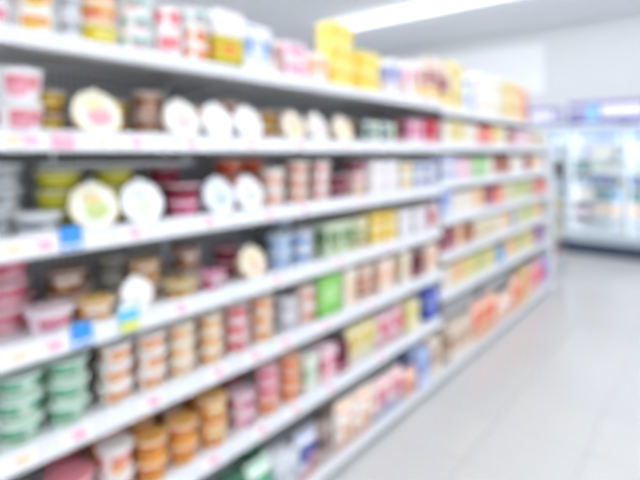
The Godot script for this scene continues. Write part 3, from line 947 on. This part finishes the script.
	"avocado": ["box", 0.1, 0.17, "d8dca0", "b0bc60", "eef0cc", "ccd480", 1, "avocado green carton"],
	"topaz": ["box", 0.1, 0.17, "f6d6ac", "eeae70", "faeed8", "f4c890", 1, "topaz orange carton"],
	"cyan": ["box", 0.1, 0.14, "50a8e4", "3088c8", "c0e0f8", "50a8e4", 2, "cyan blue carton"],
	"garnet": ["box", 0.1, 0.16, "a8566a", "843848", "d8a0ac", "8c3044", 1, "garnet red carton"],
	"ivory": ["box", 0.12, 0.16, "fbf6ee", "ece0d0", "f0e8dc", "fbf6ee", 0, "ivory white carton"],
	"tomato": ["box", 0.1, 0.15, "f07c68", "d85444", "f8c8bc", "f0604c", 2, "tomato red carton"],
}
# shelf row: [z along the aisle, how far behind the rail, 1 = tipped up lid outward, packs from the shelf up]
const ROWS = {
	"a1": [
		[-0.416, 0, 0, ["rose", 3]],
		[-0.537, 0, 0, ["tangerine", 3]],
		[-0.721, 0, 0, ["lemon", 1, "poppy", 1, "poppy", 1]],
		[-0.845, 0, 0, ["mint", 3]],
		[-0.96, 0, 0, ["scarlet", 2]],
		[-1.075, 0, 0, ["apricot", 1, "apricot", 1, "mint", 1]],
		[-0.626, 0, 0, ["ash", 2]],
		[-1.203, 0, 0, ["mustard", 1, "blanc", 1]],
		[-1.344, 0, 0, ["sky", 1]],
		[-1.451, 0, 0, ["cocoa", 1]],
		[-1.58, 0, 0, ["blush", 2]],
		[-1.755, 0, 0, ["peachbox", 1]],
		[-1.921, 0, 0, ["sun", 3]],
		[-2.174, 0, 0, ["sun", 2]],
		[-2.437, 0, 0, ["indigo", 1]],
		[-2.654, 0, 0, ["petal", 1]],
		[-2.935, 0, 0, ["claret", 1]],
	],
	"a2": [
		[-0.499, 0, 0, ["cherry", 2]],
		[-0.605, 0.094, 0, ["gold", 2]],
		[-0.705, 0, 1, ["creamlid", 1]],
		[-0.866, 0.18, 0, ["gold", 2]],
		[-0.94, 0.094, 0, ["umber", 2]],
		[-1.008, 0, 1, ["snowlid", 1]],
		[-1.163, 0, 1, ["paperlid", 1]],
		[-1.315, 0.11, 0, ["umber", 2]],
		[-1.321, 0, 1, ["paperlid", 1]],
		[-1.538, 0.094, 0, ["amber", 2]],
		[-1.591, 0, 1, ["butterlid", 1]],
		[-1.76, 0, 1, ["snowlid", 1]],
		[-1.96, 0, 1, ["butterlid", 1]],
		[-2.198, 0.13, 0, ["amber", 2]],
		[-0.65, 0.2, 0, ["gold", 2]],
		[-1.154, 0.13, 0, ["amber", 2]],
		[-2.169, 0, 0, ["slate", 1]],
		[-2.248, 0, 0, ["herb", 1]],
		[-2.332, 0, 0, ["slate", 1]],
		[-2.419, 0, 0, ["herb", 1]],
		[-2.507, 0, 0, ["plum", 1]],
		[-2.642, 0, 0, ["orchid", 1]],
		[-2.746, 0, 0, ["orchid", 1]],
		[-2.859, 0, 0, ["crimson", 1]],
		[-2.945, 0, 0, ["crimson", 1]],
	],
	"a3": [
		[-0.489, 0.12, 0, ["silver", 3]],
		[-0.648, 0.107, 0, ["olive", 3]],
		[-0.831, 0.11, 0, ["olive", 3]],
		[-0.697, 0, 1, ["limelid", 1]],
		[-0.855, 0, 1, ["clearlid", 1]],
		[-0.551, 0, 0, ["silver", 1]],
		[-1.041, 0.134, 0, ["wine", 3]],
		[-1.03, 0, 0, ["fuchsia", 1, "wine", 1]],
		[-1.173, 0, 1, ["icelid", 1]],
		[-1.326, 0, 1, ["paperlid", 1]],
		[-1.326, 0.1, 0, ["ember", 3]],
		[-1.481, 0.131, 0, ["ember", 3]],
		[-1.492, 0.01, 0, ["salmon", 2]],
		[-1.655, 0.01, 0, ["coral", 3]],
		[-1.814, 0.01, 0, ["pinkband", 3]],
		[-1.978, 0.01, 0, ["wine", 2]],
		[-2.119, 0.01, 0, ["tangerine", 1, "pinkband", 1, "wine", 1]],
		[-2.255, 0, 0, ["blanc", 2]],
		[-2.404, 0, 0, ["blanc", 2]],
		[-2.579, 0, 0, ["honey", 2]],
		[-2.746, 0, 0, ["denim", 2]],
		[-2.914, 0, 0, ["denim", 2]],
	],
	"a4": [
		[-0.501, 0.114, 0, ["berry", 3]],
		[-0.581, 0, 0, ["blossom", 1]],
		[-0.679, 0.13, 0, ["chestnut", 2]],
		[-0.712, 0, 0, ["marigold", 1]],
		[-0.832, 0, 1, ["whitelid", 1]],
		[-0.869, 0.212, 0, ["pewter", 2]],
		[-0.943, 0.115, 0, ["marigold", 2]],
		[-1.024, 0, 0, ["wheat", 1]],
		[-1.135, 0.13, 0, ["chestnut", 2]],
		[-1.156, 0, 0, ["magenta", 1]],
		[-1.324, 0.11, 0, ["wine", 2]],
		[-1.343, 0, 1, ["peachlid", 1]],
		[-0.571, 0.234, 0, ["berry", 1]],
		[-1.064, 0.237, 0, ["chestnut", 1]],
		[-0.772, 0.263, 0, ["chestnut", 1]],
		[-1.539, 0.01, 0, ["azure", 2]],
		[-1.684, 0.01, 0, ["cobalt", 2]],
		[-1.819, 0.106, 0, ["chalk", 2]],
		[-1.716, 0.162, 0, ["cobalt", 3]],
		[-1.852, 0, 0, ["forest", 1]],
		[-1.959, 0, 0, ["forest", 1]],
		[-2.088, 0, 0, ["moss", 1]],
		[-2.244, 0, 0, ["canary", 2]],
		[-2.381, 0, 0, ["canary", 2]],
		[-2.555, 0, 0, ["linen", 2]],
		[-2.746, 0, 0, ["linen", 2]],
		[-2.94, 0, 0, ["ruby", 1]],
	],
	"a5": [
		[-0.5, 0, 0, ["jade", 3]],
		[-0.628, 0, 0, ["jade", 3]],
		[-0.773, 0, 0, ["pumpkin", 3]],
		[-0.897, 0, 0, ["pumpkin", 3]],
		[-1.018, 0, 0, ["vanilla", 3]],
		[-1.146, 0, 0, ["custard", 3]],
		[-1.277, 0, 0, ["cardinal", 3]],
		[-1.414, 0, 0, ["carrot", 3]],
		[-0.615, 0.14, 0, ["jade", 3]],
		[-0.902, 0.14, 0, ["pumpkin", 2]],
		[-1.569, 0, 0, ["frost", 2]],
		[-1.692, 0, 0, ["shell", 2]],
		[-1.827, 0, 0, ["lime", 1]],
		[-1.989, 0, 0, ["cream", 1]],
		[-2.135, 0, 0, ["sienna", 1]],
		[-2.338, 0, 0, ["melon", 1]],
		[-2.567, 0, 0, ["cream", 1]],
		[-2.733, 0, 0, ["plum", 1]],
		[-2.91, 0, 0, ["melon", 1]],
	],
	"a6": [
		[-0.481, 0, 0, ["strawberry", 2]],
		[-0.64, 0, 0, ["strawberry", 2]],
		[-0.774, 0, 0, ["confetti", 2]],
		[-0.902, 0, 0, ["orange", 2]],
		[-1.026, 0, 0, ["orange", 2]],
		[-1.16, 0, 0, ["toffee", 2]],
		[-1.309, 0, 0, ["candy", 2]],
		[-1.445, 0, 0, ["papaya", 1, "flamingo", 1, "flamingo", 1]],
		[-1.581, 0, 0, ["papaya", 3]],
		[-0.812, 0.14, 0, ["orange", 3]],
		[-0.935, 0.14, 0, ["orange", 3]],
		[-1.067, 0.15, 0, ["chestnut", 3]],
		[-1.196, 0.15, 0, ["orange", 3]],
		[-1.379, 0.15, 0, ["wine", 3]],
		[-0.72, 0.228, 0, ["strawberry", 3]],
		[-1.688, 0, 0, ["pear", 1]],
		[-1.816, 0, 0, ["raspberry", 1]],
		[-1.938, 0, 0, ["plum", 1]],
		[-2.054, 0, 0, ["straw", 1]],
		[-2.19, 0, 0, ["straw", 1]],
		[-2.338, 0, 0, ["rouge", 1]],
		[-2.484, 0, 0, ["rouge", 1]],
		[-2.654, 0, 0, ["primrose", 1]],
		[-2.928, 0, 0, ["royal", 1]],
	],
	"adeck": [
		[-0.804, 0, 0, ["lilac", 1]],
		[-0.95, 0, 0, ["lilac", 1]],
		[-1.091, 0, 0, ["sage", 1]],
		[-1.202, 0, 0, ["pine", 1]],
		[-1.318, 0, 0, ["clover", 1]],
		[-1.459, 0, 0, ["steel", 1]],
		[-1.6, 0, 0, ["navy", 1]],
		[-1.742, 0, 0, ["taupe", 1]],
		[-1.893, 0, 0, ["dots", 1]],
		[-2.059, 0, 0, ["dots", 1]],
		[-2.22, 0, 0, ["rosette", 1]],
		[-2.376, 0, 0, ["rosette", 1]],
		[-2.537, 0, 0, ["terracotta", 1]],
		[-2.688, 0, 0, ["powder", 1]],
		[-2.835, 0, 0, ["tan", 1]],
		[-2.715, 0.12, 0, ["midnight", 1]],
		[-1.894, 0.12, 0, ["taupe", 1]],
		[-1.385, 0.12, 0, ["pine", 1]],
	],
	"b1": [
		[-3.12, 0, 0, ["claret", 1]],
		[-3.232, 0, 0, ["dijon", 2]],
		[-3.344, 0, 0, ["dijon", 2]],
		[-3.476, 0, 0, ["sky", 1]],
		[-3.608, 0, 0, ["denim", 3]],
		[-3.73, 0, 0, ["ivory", 2]],
		[-3.862, 0, 0, ["ivory", 2]],
		[-3.994, 0, 0, ["ivory", 2]],
		[-4.126, 0, 0, ["ivory", 2]],
		[-4.258, 0, 0, ["sand", 2]],
		[-4.38, 0, 0, ["dijon", 2]],
		[-4.492, 0, 0, ["dijon", 2]],
		[-4.604, 0, 0, ["topaz", 2]],
		[-4.716, 0, 0, ["topaz", 2]],
		[-4.828, 0, 0, ["topaz", 2]],
		[-4.94, 0, 0, ["tomato", 2]],
	],
	"b2": [
		[-3.13, 0, 0, ["ivory", 1]],
		[-3.252, 0, 0, ["dijon", 1]],
		[-3.364, 0, 0, ["dijon", 1]],
		[-3.486, 0, 0, ["ivory", 1]],
		[-3.618, 0, 0, ["ivory", 1]],
		[-3.74, 0, 0, ["tomato", 1]],
		[-3.852, 0, 0, ["tomato", 1]],
		[-3.964, 0, 0, ["tomato", 1]],
		[-4.076, 0, 0, ["dijon", 1]],
		[-4.188, 0, 0, ["dijon", 1]],
		[-4.31, 0, 0, ["ivory", 1]],
		[-4.432, 0, 0, ["brick", 1]],
		[-4.544, 0, 0, ["brick", 1]],
		[-4.671, 0, 0, ["blush", 2]],
		[-4.813, 0, 0, ["blush", 2]],
		[-4.955, 0, 0, ["blush", 2]],
		[-5.092, 0, 0, ["sand", 1]],
		[-5.194, 0, 0, ["cocoa", 1]],
		[-5.266, 0, 0, ["cocoa", 1]],
		[-5.338, 0, 0, ["cocoa", 1]],
		[-5.44, 0, 0, ["sand", 1]],
		[-5.572, 0, 0, ["sand", 1]],
	],
	"b3": [
		[-3.12, 0, 0, ["denim", 2]],
		[-3.232, 0, 0, ["denim", 2]],
		[-3.359, 0, 0, ["blush", 2]],
		[-3.501, 0, 0, ["blush", 2]],
		[-3.628, 0, 0, ["leaf", 1]],
		[-3.74, 0, 0, ["leaf", 1]],
		[-3.852, 0, 0, ["leaf", 1]],
		[-3.974, 0, 0, ["ivory", 1]],
		[-4.096, 0, 0, ["brick", 1]],
		[-4.208, 0, 0, ["brick", 1]],
		[-4.32, 0, 0, ["brick", 1]],
		[-4.432, 0, 0, ["brick", 1]],
		[-4.554, 0, 0, ["ivory", 1]],
		[-4.686, 0, 0, ["ivory", 1]],
		[-4.818, 0, 0, ["ivory", 1]],
		[-4.94, 0, 0, ["garnet", 1]],
		[-5.052, 0, 0, ["garnet", 1]],
		[-5.164, 0, 0, ["topaz", 1]],
		[-5.276, 0, 0, ["topaz", 1]],
		[-5.398, 0, 0, ["ivory", 1]],
		[-5.53, 0, 0, ["ivory", 1]],
	],
	"b4": [
		[-3.135, 0, 0, ["powder", 1]],
		[-3.272, 0, 0, ["ivory", 1]],
		[-3.404, 0, 0, ["ivory", 1]],
		[-3.536, 0, 0, ["ivory", 1]],
		[-3.658, 0, 0, ["topaz", 1]],
		[-3.77, 0, 0, ["topaz", 1]],
		[-3.882, 0, 0, ["garnet", 1]],
		[-3.994, 0, 0, ["garnet", 1]],
		[-4.106, 0, 0, ["tomato", 1]],
		[-4.218, 0, 0, ["tomato", 1]],
		[-4.34, 0, 0, ["sand", 1]],
		[-4.472, 0, 0, ["sand", 1]],
		[-4.594, 0, 0, ["avocado", 1]],
		[-4.706, 0, 0, ["avocado", 1]],
		[-4.818, 0, 0, ["avocado", 1]],
		[-4.93, 0, 0, ["avocado", 1]],
		[-5.042, 0, 0, ["moss", 1]],
		[-5.154, 0, 0, ["moss", 1]],
		[-5.266, 0, 0, ["tomato", 1]],
		[-5.378, 0, 0, ["tomato", 1]],
		[-5.49, 0, 0, ["tomato", 1]],
		[-5.602, 0, 0, ["tomato", 1]],
	],
	"b5": [
		[-3.12, 0, 0, ["garnet", 1]],
		[-3.232, 0, 0, ["garnet", 1]],
		[-3.344, 0, 0, ["topaz", 1]],
		[-3.456, 0, 0, ["brick", 1]],
		[-3.568, 0, 0, ["brick", 1]],
		[-3.69, 0, 0, ["sand", 1]],
		[-3.822, 0, 0, ["sand", 1]],
		[-3.954, 0, 0, ["sand", 1]],
		[-4.086, 0, 0, ["sand", 1]],
		[-4.218, 0, 0, ["ivory", 1]],
		[-4.34, 0, 0, ["topaz", 1]],
		[-4.452, 0, 0, ["topaz", 1]],
		[-4.564, 0, 0, ["cyan", 1]],
		[-4.686, 0, 0, ["sand", 1]],
		[-4.808, 0, 0, ["avocado", 1]],
		[-4.92, 0, 0, ["avocado", 1]],
		[-5.032, 0, 0, ["avocado", 1]],
		[-5.144, 0, 0, ["avocado", 1]],
		[-5.256, 0, 0, ["topaz", 1]],
		[-5.368, 0, 0, ["topaz", 1]],
		[-5.48, 0, 0, ["topaz", 1]],
		[-5.592, 0, 0, ["teal", 1]],
	],
	"b6": [
		[-3.13, 0, 0, ["ivory", 1]],
		[-3.252, 0, 0, ["topaz", 1]],
		[-3.364, 0, 0, ["topaz", 1]],
		[-3.476, 0, 0, ["dijon", 1]],
		[-3.588, 0, 0, ["dijon", 1]],
		[-3.7, 0, 0, ["avocado", 1]],
		[-3.812, 0, 0, ["avocado", 1]],
		[-3.924, 0, 0, ["dijon", 1]],
		[-4.036, 0, 0, ["dijon", 1]],
		[-4.148, 0, 0, ["cyan", 1]],
		[-4.26, 0, 0, ["cyan", 1]],
		[-4.372, 0, 0, ["topaz", 1]],
		[-4.484, 0, 0, ["topaz", 1]],
		[-4.596, 0, 0, ["topaz", 1]],
		[-4.708, 0, 0, ["avocado", 1]],
		[-4.82, 0, 0, ["avocado", 1]],
		[-4.932, 0, 0, ["dijon", 1]],
		[-5.044, 0, 0, ["dijon", 1]],
		[-5.156, 0, 0, ["dijon", 1]],
		[-5.268, 0, 0, ["grape", 1]],
		[-5.38, 0, 0, ["grape", 1]],
		[-5.492, 0, 0, ["grape", 1]],
	],
	"bdeck": [
		[-3.13, 0, 0, ["tan", 1]],
		[-3.262, 0, 0, ["tan", 1]],
		[-3.394, 0, 0, ["tan", 1]],
		[-3.551, 0, 0, ["flame", 1]],
		[-3.733, 0, 0, ["flame", 1]],
		[-3.915, 0, 0, ["flame", 1]],
		[-4.092, 0, 0, ["dots", 1]],
		[-4.264, 0, 0, ["dots", 1]],
		[-4.441, 0, 0, ["flame", 1]],
		[-4.623, 0, 0, ["flame", 1]],
		[-4.77, 0, 0, ["dijon", 2]],
		[-4.922, 0, 0, ["ladybird", 1]],
		[-5.114, 0, 0, ["ladybird", 1]],
		[-5.306, 0, 0, ["ladybird", 1]],
		[-5.478, 0, 0, ["violet", 1]],
	],
}
